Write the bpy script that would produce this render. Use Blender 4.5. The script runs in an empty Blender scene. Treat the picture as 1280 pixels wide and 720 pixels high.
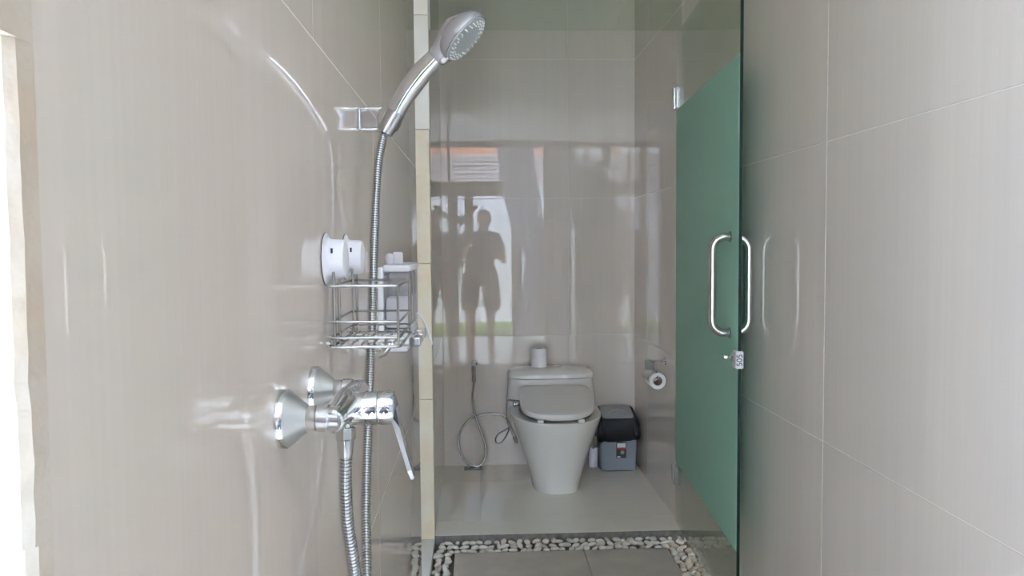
import bpy, bmesh, math, random
from mathutils import Vector, Matrix
random.seed(7)
S = bpy.context.scene
COL = S.collection
PI = math.pi

# ---------------------------------------------------------------- camera
cam_d = bpy.data.cameras.new('camera')
cam = bpy.data.objects.new('camera', cam_d)
COL.objects.link(cam)
F = Vector((0.04411, 0.99750, -0.05514)).normalized()
R = Vector((0.99897, -0.04463, -0.00829)).normalized()
U = R.cross(F).normalized()
R = F.cross(U).normalized()
M4 = Matrix((R, U, -F)).transposed().to_4x4()
M4.translation = Vector((0, 0, 1.30))
cam.matrix_world = M4
cam_d.sensor_width = 36.0
cam_d.lens = 995.0 / 1280.0 * 36.0
cam_d.clip_start = 0.01
S.camera = cam

# ---------------------------------------------------------------- sky, sun, exposure
world = bpy.data.worlds.new('sky')
S.world = world
world.use_nodes = True
wn = world.node_tree.nodes
wl = world.node_tree.links
bg = wn['Background']
sky = wn.new('ShaderNodeTexSky')
sky.sky_type = 'NISHITA'
sky.sun_disc = False
sky.sun_elevation = math.radians(62)
sky.sun_rotation = math.radians(40)
sky.air_density = 1.0
sky.dust_density = 3.0
sky.ozone_density = 1.0
wl.new(sky.outputs[0], bg.inputs[0])
bg.inputs[1].default_value = 0.7
sun_d = bpy.data.lights.new('sun', 'SUN')
sun_d.energy = 3.0
sun_d.angle = math.radians(1.5)
sun_d.color = (0.97, 0.98, 1.0)
sun = bpy.data.objects.new('sun', sun_d)
COL.objects.link(sun)
sun.rotation_euler = (-Vector((0.36, 0.42, 1.25))).to_track_quat('-Z', 'Y').to_euler()
sun.location = (2, 2, 8)
vs = S.view_settings
vs.view_transform = 'Standard'
vs.look = 'None'
vs.exposure = 2.33
vs.gamma = 1.0
vs.use_curve_mapping = False
S.display_settings.display_device = 'sRGB'
try:
    S.cycles.max_bounces = 14
    S.cycles.diffuse_bounces = 7
    S.cycles.glossy_bounces = 8
    S.cycles.transparent_max_bounces = 16
    S.cycles.use_denoising = True
    S.cycles.use_adaptive_sampling = False
    S.cycles.denoising_prefilter = 'ACCURATE'
    S.cycles.sample_clamp_indirect = 8.0
    S.cycles.blur_glossy = 0.1
except Exception:
    pass

# ---------------------------------------------------------------- materials
def mat(name, col, rough=0.5, metal=0.0, spec=0.5, coat=0.0, noise=None, bump=None, trans=0.0, sss=0.0):
    """principled; noise=(scale3, amount, dark col) ; bump=(scale3, strength, distance)"""
    m = bpy.data.materials.new(name)
    m.use_nodes = True
    nt = m.node_tree
    p = nt.nodes['Principled BSDF']
    c4 = (*col, 1)
    p.inputs['Base Color'].default_value = c4
    p.inputs['Roughness'].default_value = rough
    p.inputs['Metallic'].default_value = metal
    p.inputs['Specular IOR Level'].default_value = spec
    p.inputs['Coat Weight'].default_value = coat
    p.inputs['Coat Roughness'].default_value = 0.03
    p.inputs['Transmission Weight'].default_value = trans
    p.inputs['Subsurface Weight'].default_value = sss
    if noise or bump:
        geo = nt.nodes.new('ShaderNodeNewGeometry')
    def noi(sc, detail=4):
        mp = nt.nodes.new('ShaderNodeMapping')
        mp.inputs['Scale'].default_value = sc
        nt.links.new(geo.outputs['Position'], mp.inputs['Vector'])
        n = nt.nodes.new('ShaderNodeTexNoise')
        n.inputs['Scale'].default_value = 1.0
        n.inputs['Detail'].default_value = detail
        nt.links.new(mp.outputs[0], n.inputs['Vector'])
        return n
    if noise:
        sc, lo, hi, dark = noise
        n = noi(sc)
        mr = nt.nodes.new('ShaderNodeMapRange')
        mr.inputs['From Min'].default_value = lo
        mr.inputs['From Max'].default_value = hi
        nt.links.new(n.outputs['Fac'], mr.inputs['Value'])
        mx = nt.nodes.new('ShaderNodeMix')
        mx.data_type = 'RGBA'
        mx.inputs['A'].default_value = (*dark, 1)
        mx.inputs['B'].default_value = c4
        nt.links.new(mr.outputs[0], mx.inputs['Factor'])
        nt.links.new(mx.outputs['Result'], p.inputs['Base Color'])
    if bump:
        sc, st, di = bump
        n = noi(sc, 3)
        b = nt.nodes.new('ShaderNodeBump')
        b.inputs['Strength'].default_value = st
        b.inputs['Distance'].default_value = di
        nt.links.new(n.outputs['Fac'], b.inputs['Height'])
        nt.links.new(b.outputs[0], p.inputs['Normal'])
    return m

def glass_mat(name, tint, extra_diffuse=0.0, dcol=(.8, .8, .8), rough=0.0):
    """thin architectural glass: tinted see-through plus a fresnel mirror"""
    m = bpy.data.materials.new(name)
    m.use_nodes = True
    nt = m.node_tree
    out = nt.nodes['Material Output']
    nt.nodes.remove(nt.nodes['Principled BSDF'])
    t = nt.nodes.new('ShaderNodeBsdfTransparent')
    t.inputs[0].default_value = (*tint, 1)
    g = nt.nodes.new('ShaderNodeBsdfGlossy')
    g.inputs['Roughness'].default_value = rough
    base = t.outputs[0]
    if extra_diffuse:
        d = nt.nodes.new('ShaderNodeBsdfDiffuse')
        d.inputs[0].default_value = (*dcol, 1)
        mm = nt.nodes.new('ShaderNodeMixShader')
        mm.inputs[0].default_value = extra_diffuse
        nt.links.new(t.outputs[0], mm.inputs[1])
        nt.links.new(d.outputs[0], mm.inputs[2])
        base = mm.outputs[0]
    # Schlick fresnel from the angle of view, the same for both faces of the pane
    ge = nt.nodes.new('ShaderNodeNewGeometry')
    dt = nt.nodes.new('ShaderNodeVectorMath'); dt.operation = 'DOT_PRODUCT'
    nt.links.new(ge.outputs['Normal'], dt.inputs[0]); nt.links.new(ge.outputs['Incoming'], dt.inputs[1])
    def mth(op, *a):
        n = nt.nodes.new('ShaderNodeMath'); n.operation = op
        for i, v in enumerate(a):
            if isinstance(v, (int, float)):
                n.inputs[i].default_value = v
            else:
                nt.links.new(v, n.inputs[i])
        return n.outputs[0]
    fr = mth('ADD', mth('MULTIPLY', mth('POWER', mth('SUBTRACT', 1.0, mth('ABSOLUTE', dt.outputs['Value'])), 5.0), .96), .03)
    mx = nt.nodes.new('ShaderNodeMixShader')
    nt.links.new(fr, mx.inputs[0])
    nt.links.new(base, mx.inputs[1])
    nt.links.new(g.outputs[0], mx.inputs[2])
    nt.links.new(mx.outputs[0], out.inputs[0])
    return m

def frost_mat(name, col):
    m = mat(name, col, 0.42, spec=0.35)
    nt = m.node_tree
    t = nt.nodes.new('ShaderNodeBsdfTranslucent')
    t.inputs[0].default_value = (*[min(1, c * 1.5) for c in col], 1)
    mx = nt.nodes.new('ShaderNodeMixShader')
    mx.inputs[0].default_value = 0.5
    nt.links.new(nt.nodes['Principled BSDF'].outputs[0], mx.inputs[1])
    nt.links.new(t.outputs[0], mx.inputs[2])
    nt.links.new(mx.outputs[0], nt.nodes['Material Output'].inputs[0])
    return m

def tile_mat(name, c1, c2, rough):
    """polished porcelain with fine vertical streaks (world position drives the streaks)"""
    m = mat(name, c1, rough)
    nt = m.node_tree
    p = nt.nodes['Principled BSDF']
    geo = nt.nodes.new('ShaderNodeNewGeometry')
    facs = []
    for sc, det in (((150, 150, 1.6), 3), ((26, 26, 0.55), 3)):
        mp = nt.nodes.new('ShaderNodeMapping')
        mp.inputs['Scale'].default_value = sc
        nt.links.new(geo.outputs['Position'], mp.inputs['Vector'])
        n = nt.nodes.new('ShaderNodeTexNoise')
        n.inputs['Scale'].default_value = 1.0
        n.inputs['Detail'].default_value = det
        nt.links.new(mp.outputs[0], n.inputs['Vector'])
        facs.append(n)
    ad = nt.nodes.new('ShaderNodeMath')
    ad.operation = 'ADD'
    nt.links.new(facs[0].outputs['Fac'], ad.inputs[0])
    nt.links.new(facs[1].outputs['Fac'], ad.inputs[1])
    mr = nt.nodes.new('ShaderNodeMapRange')
    mr.inputs['From Min'].default_value = 0.6
    mr.inputs['From Max'].default_value = 1.4
    nt.links.new(ad.outputs[0], mr.inputs['Value'])
    mx = nt.nodes.new('ShaderNodeMix')
    mx.data_type = 'RGBA'
    mx.inputs['A'].default_value = (*c1, 1)
    mx.inputs['B'].default_value = (*c2, 1)
    nt.links.new(mr.outputs[0], mx.inputs['Factor'])
    nt.links.new(mx.outputs['Result'], p.inputs['Base Color'])
    b = nt.nodes.new('ShaderNodeBump')
    b.inputs['Strength'].default_value = 0.002
    b.inputs['Distance'].default_value = 0.001
    nt.links.new(facs[1].outputs['Fac'], b.inputs['Height'])
    nt.links.new(b.outputs[0], p.inputs['Normal'])
    return m

TILE = tile_mat('polished_wall_tile', (.648, .575, .498), (.688, .618, .540), 0.010)
FTILE = mat('polished_floor_tile', (.86, .80, .69), 0.06, noise=((3, 3, 3), .3, .7, (.82, .76, .65)))
GROUT = mat('pale_grout', (.72, .68, .62), 0.8)
PLASTER = mat('white_plaster', (.84, .83, .81), 0.85)
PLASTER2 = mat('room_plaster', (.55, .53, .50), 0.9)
GWALL = mat('garden_wall_paint', (.71, .77, .84), 0.9)
STONE_W = mat('cream_stone', (.86, .81, .72), 0.6, noise=((9, 9, 5), .3, .65, (.82, .74, .60)))
STONE_Y = mat('honey_stone', (.82, .72, .54), 0.6, noise=((14, 14, 9), .3, .65, (.78, .63, .42)))
STONE_J = mat('rough_jamb_stone', (.56, .50, .42), 0.75, noise=((20, 20, 14), .35, .6, (.52, .43, .32)), bump=((60, 60, 60), .5, .004))
CURB = mat('white_curb', (.80, .77, .70), 0.4)
MORTAR = mat('dark_mortar', (.16, .145, .125), 0.9, noise=((40, 40, 40), .35, .65, (.24, .22, .19)), bump=((80, 80, 80), .8, .004))
SLAB = mat('grey_stone_slab', (.56, .50, .42), 0.55, noise=((7, 7, 7), .3, .7, (.45, .40, .335)), bump=((90, 90, 90), .3, .002))
BED = mat('pebble_bed_sand', (.22, .19, .16), 0.95)
PEB = [mat('pebble_' + n, c, 0.55, noise=((60, 60, 60), .3, .7, d)) for n, c, d in (
    ('cream', (.76, .68, .56), (.66, .57, .46)), ('white', (.84, .78, .68), (.74, .67, .57)), ('tan', (.68, .58, .46), (.58, .48, .37)))]
CHROME = mat('chrome', (.68, .69, .70), 0.05, metal=1.0)
CHROME_S = mat('satin_chrome', (.50, .50, .50), 0.22, metal=1.0)
STEEL = mat('brushed_steel', (.60, .58, .55), 0.16, metal=1.0)
HOSEM = mat('hose_metal', (.46, .47, .48), 0.18, metal=1.0)
PEARL = mat('matte_pearl_chrome', (.52, .54, .53), 0.28, metal=0.75)
SILVERP = mat('silver_plastic', (.46, .46, .48), 0.25, metal=0.55)
FACEP = mat('grey_spray_face', (.36, .38, .37), 0.35)
NOZ = mat('white_nozzle', (.85, .85, .84), 0.5)
WHITEP = mat('white_plastic', (.80, .80, .83), 0.32)
CERAM = mat('white_ceramic', (.80, .77, .71), 0.08, coat=0.3)
SEATP = mat('seat_plastic', (.78, .75, .69), 0.28)
PAPER = mat('tissue_paper', (.84, .82, .78), 0.95)
CARD = mat('cardboard_core', (.46, .36, .33), 0.9)
BLACK = mat('black_rubber', (.02, .02, .022), 0.5)
BAG = mat('black_bin_liner', (.008, .008, .009), 0.33, spec=0.3)
BINB = mat('grey_bin_plastic', (.22, .245, .27), 0.35)
BINL = mat('silver_bin_lid', (.42, .42, .42), 0.32)
LAB_K = mat('label_black', (.03, .03, .03), 0.4)
LAB_W = mat('label_white', (.75, .76, .74), 0.4)
LAB_R = mat('label_red', (.50, .04, .03), 0.4)
LAB_G = mat('label_grey', (.30, .29, .27), 0.4)
FROST = frost_mat('green_frosted_film', (.55, .84, .67))
GEDGE = mat('glass_edge_dark', (.008, .022, .018), 0.35, spec=0.15)
GLASS = glass_mat('green_clear_glass', (.90, .94, .895))
WGLASS = glass_mat('window_glass', (.97, .98, .97))
CLEARP = glass_mat('clear_container', (.92, .92, .93), 0.30, (.62, .61, .63))
LIQ = mat('white_soap', (.78, .78, .80), 0.4)
FRAME = mat('dark_timber_frame', (.10, .075, .055), 0.5, noise=((6, 6, 40), .3, .7, (.07, .05, .035)))
CURT = frost_mat('sheer_white_curtain', (.62, .62, .66))
PAVE = mat('pale_paving', (.56, .58, .60), 0.8, noise=((2, 2, 2), .3, .7, (.50, .52, .54)))
LAWN = mat('lawn_soil', (.16, .25, .06), 0.95, noise=((20, 20, 20), .3, .7, (.10, .18, .04)))
SHING = mat('pale_shingle', (.36, .34, .36), 0.8, noise=((5, 5, 5), .3, .7, (.28, .26, .28)))
ORANGE = mat('orange_clay', (.55, .22, .11), 0.8, noise=((6, 6, 6), .3, .7, (.42, .16, .08)))
CREAMW = mat('cream_house_wall', (.74, .60, .42), 0.85)
SKIN = mat('skin', (.45, .27, .19), 0.5, sss=0.05)
HAIR = mat('dark_hair', (.03, .022, .018), 0.6)
SHIRT = mat('blue_grey_shirt', (.13, .15, .17), 0.9)
SHORT = mat('dark_shorts', (.055, .055, .055), 0.9)
EYEW = mat('eye_white', (.75, .74, .72), 0.3)
INK = mat('black_ink', (.02, .02, .02), 0.6)
PLAST_K = mat('black_plastic', (.02, .02, .022), 0.3)
GREENLEAF = mat('leaf_green', (.12, .26, .05), 0.6, noise=((8, 8, 8), .3, .7, (.22, .33, .05)))

# ---------------------------------------------------------------- mesh helpers
class MB:
    def __init__(s):
        s.b = bmesh.new()
    def box(s, x0, x1, y0, y1, z0, z1, bev=0.0, seg=2):
        vs_ = [s.b.verts.new((x, y, z)) for z in (z0, z1) for y in (y0, y1) for x in (x0, x1)]
        f = [s.b.faces.new([vs_[i] for i in q]) for q in ((0, 2, 3, 1), (4, 5, 7, 6), (0, 1, 5, 4), (2, 6, 7, 3), (0, 4, 6, 2), (1, 3, 7, 5))]
        if bev:
            ed = list({e for q in f for e in q.edges})
            bmesh.ops.bevel(s.b, geom=ed, offset=bev, segments=seg, affect='EDGES', profile=0.5)
        return s
    def lathe(s, o, ax, prof, seg=24, cap=True):
        """prof: [(distance along axis, radius)]"""
        o = Vector(o); ax = Vector(ax).normalized()
        u = ax.orthogonal().normalized(); v = ax.cross(u)
        rings = []
        for t, r in prof:
            rings.append([s.b.verts.new(o + ax * t + (u * math.cos(2 * PI * k / seg) + v * math.sin(2 * PI * k / seg)) * max(r, 1e-5)) for k in range(seg)])
        s._skin(rings, cap)
        return s
    def _skin(s, rings, cap=True):
        n = len(rings[0])
        for a, b in zip(rings, rings[1:]):
            for k in range(n):
                s.b.faces.new((a[k], a[(k + 1) % n], b[(k + 1) % n], b[k]))
        if cap:
            s.b.faces.new(list(reversed(rings[0]))); s.b.faces.new(rings[-1])
    def loft(s, rings, cap=True):
        s._skin([[s.b.verts.new(p) for p in r] for r in rings], cap)
        return s
    def tube(s, pts, r, seg=10, cap=True):
        pts = [Vector(p) for p in pts]
        n = len(pts)
        rad = r if callable(r) else (lambda i: r)
        tang = [(pts[min(i + 1, n - 1)] - pts[max(i - 1, 0)]).normalized() for i in range(n)]
        u = tang[0].orthogonal().normalized()
        rings = []
        for i in range(n):
            u = (u - tang[i] * u.dot(tang[i])).normalized()
            v = tang[i].cross(u)
            rings.append([s.b.verts.new(pts[i] + (u * math.cos(2 * PI * k / seg) + v * math.sin(2 * PI * k / seg)) * rad(i)) for k in range(seg)])
        s._skin(rings, cap)
        return s
    def ball(s, c, r, seg=16, sc=(1, 1, 1), rot=None):
        m = Matrix.Translation(Vector(c)) @ (rot.to_4x4() if rot else Matrix.Identity(4)) @ Matrix.Diagonal((r * sc[0], r * sc[1], r * sc[2], 1))
        bmesh.ops.create_uvsphere(s.b, u_segments=seg, v_segments=max(6, seg // 2), radius=1, matrix=m)
        return s
    def capsule(s, a, b, ra, rb, seg=16):
        a, b = Vector(a), Vector(b)
        s.ball(a, ra, seg); s.ball(b, rb, seg)
        d = b - a
        s.lathe(a, d, [(0, ra), (d.length, rb)], seg)
        return s
    def build(s, name, m, parent=None, smooth=True, angle=35, origin=None):
        me = bpy.data.meshes.new(name)
        bmesh.ops.recalc_face_normals(s.b, faces=s.b.faces)
        o0 = Vector(origin) if origin is not None else (ORIG[parent.name] if parent is not None else Vector((0, 0, 0)))
        bmesh.ops.translate(s.b, verts=s.b.verts, vec=-o0)
        if smooth:
            for f in s.b.faces:
                f.smooth = True
            lim = math.radians(angle)
            for e in s.b.edges:
                if len(e.link_faces) == 2 and e.calc_face_angle(0) > lim:
                    e.smooth = False
        s.b.to_mesh(me); s.b.free()
        o = bpy.data.objects.new(name, me)
        COL.objects.link(o)
        if m is not None:
            me.materials.append(m)
        if parent is not None:
            o.parent = parent
        else:
            o.location = o0
        ORIG[o.name] = o0
        return o
ORIG = {}

def thing(name, loc, label, cat, group=None):
    o = bpy.data.objects.new(name, None)
    o.empty_display_size = 0.05
    o.location = loc
    COL.objects.link(o)
    ORIG[o.name] = Vector(loc)
    return tag(o, label, cat, group)

def tag(o, label, cat, group=None):
    o['label'] = label; o['category'] = cat
    if group:
        o['group'] = group
    return o

def struct(o):
    o['kind'] = 'structure'
    return o

def spline(pts, step=0.004):
    """Catmull-Rom through pts resampled at an even step"""
    P = [Vector(p) for p in pts]
    P = [P[0] * 2 - P[1]] + P + [P[-1] * 2 - P[-2]]
    dense = []
    for i in range(1, len(P) - 2):
        a, b, c, d = P[i - 1:i + 3]
        for k in range(40):
            t = k / 40
            dense.append(0.5 * ((2 * b) + (c - a) * t + (2 * a - 5 * b + 4 * c - d) * t * t + (3 * b - a - 3 * c + d) * t ** 3))
    dense.append(P[-2])
    out = [dense[0]]; acc = 0
    for p, q in zip(dense, dense[1:]):
        l = (q - p).length
        while acc + l >= step and l > 0:
            p = p + (q - p) * ((step - acc) / l)
            out.append(p.copy()); l = (q - p).length; acc = 0
        acc += l
    return out

def superell(cx, cy, z, a, bf, bb, n=2.6, seg=40, slope=0.0):
    """ring in a horizontal plane, half width a, reaching bf towards the camera and bb to the back"""
    r = []
    for k in range(seg):
        t = 2 * PI * k / seg
        c, s_ = math.cos(t), math.sin(t)
        x = a * math.copysign(abs(c) ** (2 / n), c)
        q = math.copysign(abs(s_) ** (2 / n), s_)
        y = q * (bb if s_ > 0 else bf)
        r.append(Vector((cx + x, cy + y, z + slope * (cy + y))))
    return r

# ---------------------------------------------------------------- structure: tiled walls and floors
XL, XW, XR, YB, ZC = -0.20, -0.195, 0.905, 4.53, 2.72
TILE_MESH = {}
def tile_mesh(w, h, t, m):
    k = (round(w, 4), round(h, 4), t, m.name)
    if k not in TILE_MESH:
        e = 0.0008
        b = bmesh.new()
        lo = [b.verts.new(p) for p in ((0, 0, 0), (w, 0, 0), (w, h, 0), (0, h, 0))]
        mi = [b.verts.new(p) for p in ((0, 0, t - e), (w, 0, t - e), (w, h, t - e), (0, h, t - e))]
        hi = [b.verts.new(p) for p in ((e, e, t), (w - e, e, t), (w - e, h - e, t), (e, h - e, t))]
        for A, B in ((lo, mi), (mi, hi)):
            for i in range(4):
                b.faces.new((A[i], A[(i + 1) % 4], B[(i + 1) % 4], B[i]))
        b.faces.new(hi); b.faces.new(lo[::-1])
        me = bpy.data.meshes.new('tile')
        b.to_mesh(me); b.free()
        me.materials.append(m)
        TILE_MESH[k] = me
    return TILE_MESH[k]

def tile_face(parent, origin, eu, ev, cells, m, gap=0.003, t=0.008):
    """tiles laid on the face through origin spanned by eu (along) and ev (up); their front sits on that face"""
    eu, ev = Vector(eu), Vector(ev)
    n = eu.cross(ev)
    rot = Matrix((eu, ev, n)).transposed().to_4x4()
    for u0, u1, v0, v1 in cells:
        g = gap / 2
        me = tile_mesh(u1 - u0 - gap, v1 - v0 - gap, t, m)
        o = bpy.data.objects.new('tile', me)
        COL.objects.link(o)
        o.parent = parent
        rot2 = rot.copy()
        rot2.translation = Vector(origin) + eu * (u0 + g) + ev * (v0 + g) - n * t
        o.matrix_local = rot2

def grid(us, vs_):
    return [(a, b, c, d) for a, b in zip(us, us[1:]) for c, d in zip(vs_, vs_[1:])]

ROWS = [0.0, 0.775, 1.557, 2.335, ZC]
# left wall of the shower: thin backing with the tiles on its face
wl_ = struct(MB().loft([[Vector((x, y, z)) for x, y in ((XL - .0005, 0.376), (XL - .0005, 2.70), (-.33, 2.70), (-.33, .72), (-.2095, .376))] for z in (0, ZC)]).build('wall_left', GROUT, smooth=False))
cells = []
for r in range(4):
    us = [0.3745, 1.015, 1.73, 2.445, 2.70] if r in (2, 3) else [0.3745, 1.58, 2.70]
    cells += [(a - 0.3745, b - 0.3745, ROWS[r], ROWS[r + 1]) for a, b in zip(us, us[1:])]
tile_face(wl_, (XL, 0.3745, 0), (0, 1, 0), (0, 0, 1), cells, TILE, gap=0.0012)
# left wall of the toilet room
wt = struct(MB().box(-0.33, XW - 0.0006, 3.445, YB + .1, 0, ZC).build('wall_toilet_left', GROUT, smooth=False))
tile_face(wt, (XW, 3.49, 0), (0, 1, 0), (0, 0, 1), [(a - 3.49, b - 3.49, c, d) for a, b, c, d in grid([3.49, 3.845, YB], [0.03] + ROWS[1:])], TILE, gap=0.0022)
# recess between shower wall and stone pier
struct(MB().box(-0.50, -0.42, 2.66, 3.50, 0, ZC).build('wall_recess', PLASTER, smooth=False))
# right wall
wr = struct(MB().box(XR + 0.0012, XR + 0.14, 0.50, YB + .1, 0, ZC).build('wall_right', GROUT, smooth=False))
ys = [YB, 4.175, 3.46, 2.745, 2.03, 1.255, 0.502]
tile_face(wr, (XR, YB, 0), (0, -1, 0), (0, 0, 1), [(YB - a, YB - b, c, d) for a, b in zip(ys, ys[1:]) for c, d in zip(ROWS, ROWS[1:])], TILE, gap=0.003)
# side of the room behind the viewer, unseen, added darker to cut bounce light
struct(MB().box(3.0, 3.1, -2.35, 0.62, 0, ZC).build('wall_room_right', PLASTER2, smooth=False))
struct(MB().box(XR + .14, 3.0, 0.50, 0.62, 0, ZC).build('wall_room_front', PLASTER2, smooth=False))
struct(MB().box(1.01, 3.0, -2.12, -2.02, 0, ZC).build('wall_room_back', PLASTER2, smooth=False))
# back wall
wb = struct(MB().box(-0.33, XR + .14, YB + 0.0006, YB + .12, 0, ZC).build('wall_back', GROUT, smooth=False))
tile_face(wb, (XW, YB, 0), (1, 0, 0), (0, 0, 1), [(a, b, c, d) for a, b, c, d in grid([0, 0.72, XR - XW], [0.03] + ROWS[1:])], TILE, gap=0.0022)
# ceiling
struct(MB().box(-0.75, 3.0, -2.35, YB + .12, ZC, ZC + .12).build('ceiling', PLASTER, smooth=False))

# floors
fl = struct(MB().box(-0.33, XR + .14, 3.435, YB + .1, -0.1, 0.0293).build('floor_toilet', GROUT, smooth=False))
fc = [(a, b, c, d) for a, b, c, d in grid([XW, 0.01, 0.61, XR], [3.424, 3.60, 4.20, YB])]
tile_face(fl, (0, 0, 0.03), (1, 0, 0), (0, 1, 0), fc, FTILE, gap=0.0008)
b = MB()
nx = 46
top = []; bot = []
for i in range(nx + 1):
    x = XW + (XR - XW) * i / nx
    top.append((x, 3.416 + random.uniform(-.003, .003), 0.0290)); bot.append((x, 3.430 + random.uniform(-.004, .006) - .014, -0.03))
tv = [b.b.verts.new(p) for p in top]; bv = [b.b.verts.new(p) for p in bot]
bk = [b.b.verts.new((p[0], 3.45, 0.0290)) for p in top]; bb2 = [b.b.verts.new((p[0], 3.45, -0.03)) for p in top]
for i in range(nx):
    b.b.faces.new((tv[i], tv[i + 1], bv[i + 1], bv[i])); b.b.faces.new((tv[i], bk[i], bk[i + 1], tv[i + 1]))
    b.b.faces.new((bk[i], bb2[i], bb2[i + 1], bk[i + 1])); b.b.faces.new((bv[i], bv[i + 1], bb2[i + 1], bb2[i]))
struct(b.build('trim_1', MORTAR, smooth=False))
fs = struct(MB().box(-0.45, XR + .14, 0.45, 3.45, -0.12, -0.028).build('floor_shower', BED, smooth=False))
# grey slab tiles in the middle of the pebble border
def slab_tile(x0, x1, y0, y1):
    o = MB().box(x0, x1, y0, y1, -0.028, 0.0, 0.002, 1).build('tile', SLAB, fs, smooth=False)
for y0, y1 in ((0.50, 1.495), (1.50, 2.395), (2.40, 3.30)):
    slab_tile(-0.105, 0.4412, y0, y1); slab_tile(0.4428, 0.800, y0, y1)
struct(MB().box(-0.42, XW - .001, 2.702, 3.443, -0.03, 0.012).build('trim_2', CURB, smooth=False))
ff = struct(MB().box(-0.75, 3.0, -2.15, 0.45, -0.12, -0.001).build('floor', GROUT, smooth=False))
tile_face(ff, (0, 0, 0), (1, 0, 0), (0, 1, 0), grid([-0.75, -0.195, 0.40, 1.0, 1.6, 2.2, 3.0], [-2.15, -1.55, -.95, -.35, .25, .45]), FTILE)

# stone pier at the door opening, stacked blocks
pier = struct(MB().box(-0.42, XW - 0.004, 3.452, 3.49, 0.0, ZC).build('trim_3', MORTAR, smooth=False))
zs = [0.012, 0.63, 1.22, 1.79, 2.27, ZC]
for i, (a, c) in enumerate(zip(zs, zs[1:])):
    w = random.uniform(-.0015, .0015)
    MB().box(-0.42, XW + w, 3.432 + w, 3.487, a + .001, c - .001, .002, 1).build('stone_block', STONE_Y if i in (2,) else STONE_W if i > 2 else STONE_Y, pier, smooth=False)

# near jamb: rough stone pieces closing the end of the left wall
jamb = struct(MB().box(-0.2085, XL - 0.0045, 0.365, 0.3745, 0, ZC).build('trim_4', MORTAR, smooth=False))
def rough_block(z0, z1, y0, y1):
    b = MB()
    nz = max(3, int((z1 - z0) / 0.012))
    rings = []
    for i in range(nz + 1):
        z = z0 + (z1 - z0) * i / nz
        j = random.gauss(0, .0005); k = j; d = random.gauss(0, .0002)
        rings.append([Vector((-0.2088, y0 + k, z)), Vector((XL - .004, y0 + j - .001, z)), Vector((XL + d, y0 + j + .003, z)), Vector((XL + .001, y1, z)), Vector((-0.2088, y1, z))])
    b.loft(rings).build('stone_block', STONE_J, jamb, smooth=False)
for z0, z1, y0 in ((0, .42, .362), (.42, .83, .361), (.83, 1.165, .3605), (1.165, 1.392, .3590), (1.392, 1.85, .325), (1.85, 2.3, .34), (2.3, ZC, .35)):
    rough_block(z0, z1, y0, 0.3742)

# ceiling lamps: flush round fittings with a lit diffuser
def ceiling_lamp(x, y, watts, label):
    t = thing('ceiling_lamp', (x, y, ZC), label, 'lamp', 'flush ceiling lamps')
    MB().lathe((x, y, ZC), (0, 0, -1), [(0, .13), (.03, .13), (.034, .125)], 32).build('lamp_base', WHITEP, t)
    MB().lathe((x, y, ZC - .033), (0, 0, -1), [(0, .118), (.012, .112), (.022, .09), (.026, .05)], 32).build('lamp_diffuser', LAMPM, t)
    d = bpy.data.lights.new('lamp_light', 'AREA'); d.shape = 'DISK'; d.size = .22; d.energy = watts; d.color = (1.0, .90, .78)
    l = bpy.data.objects.new('lamp_light', d); COL.objects.link(l); l.parent = t; l.location = (0, 0, -.066)
LAMPM = mat('lit_diffuser', (.9, .88, .84), .5)
LAMPM.node_tree.nodes['Principled BSDF'].inputs['Emission Color'].default_value = (1, .92, .8, 1)
LAMPM.node_tree.nodes['Principled BSDF'].inputs['Emission Strength'].default_value = 1.5



# ---------------------------------------------------------------- pebbles
pm = []
for k in range(9):
    b = bmesh.new()
    bmesh.ops.create_icosphere(b, subdivisions=2, radius=1)
    sx, sy, sz = random.uniform(.017, .023), random.uniform(.012, .015), random.uniform(.009, .012)
    ph = [random.uniform(0, 6) for _ in range(3)]
    for v in b.verts:
        c = v.co
        w = 1 + .10 * math.sin(2.2 * c.x + ph[0]) + .08 * math.sin(2.5 * c.y + ph[1])
        v.co = Vector((c.x * sx * w, c.y * sy * w, c.z * sz))
    for f in b.faces:
        f.smooth = True
    me = bpy.data.meshes.new('pebble'); b.to_mesh(me); b.free()
    me.materials.append(PEB[(0, 1, 0, 2, 1, 0, 1, 0, 1)[k]])
    pm.append(me)
PEB_N = 0
PEB_LAB = {'back': ('small smooth cream pebble in the row along the toilet room step', 'pebbles along the toilet room step'),
           'left': ('small smooth cream pebble in the strip along the left wall', 'pebbles along the left wall'),
           'right': ('small smooth cream pebble in the strip along the right wall behind the glass door', 'pebbles along the right wall')}
def pebble(x, y, z, tilt=.35, yaw=None, strip='back'):
    global PEB_N
    o = bpy.data.objects.new('pebble', random.choice(pm))
    o.location = (x, y, z)
    o.rotation_euler = (random.uniform(-tilt, tilt), random.uniform(-tilt, tilt), random.uniform(0, PI) if yaw is None else yaw)
    sc = random.uniform(.85, 1.12)
    o.scale = (sc, sc, sc)
    COL.objects.link(o)
    tag(o, PEB_LAB[strip][0], 'pebble', PEB_LAB[strip][1])
    PEB_N += 1
# back row: two to three deep
x = -0.165
while x < 0.885:
    for y, z in ((3.330, -.010), (3.368, -.006), (3.400, .000)):
        pebble(x + random.uniform(-.008, .008), y + random.uniform(-.006, .006), z + random.uniform(0, .005), yaw=random.gauss(0, .6) if y < 3.38 else None)
    x += 0.0345
for side in (0, 1):
    y = 2.80
    while y < 3.31:
        for k in range(2 if side == 0 else 3):
            xx = (-0.172 + .037 * k) if side == 0 else (0.885 - .033 * k)
            pebble(xx + random.uniform(-.006, .006), y + random.uniform(-.007, .007), -.010 + random.uniform(0, .008), yaw=random.gauss(.6 if side else 1.2, .7), strip='right' if side else 'left')
        y += .031
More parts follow.
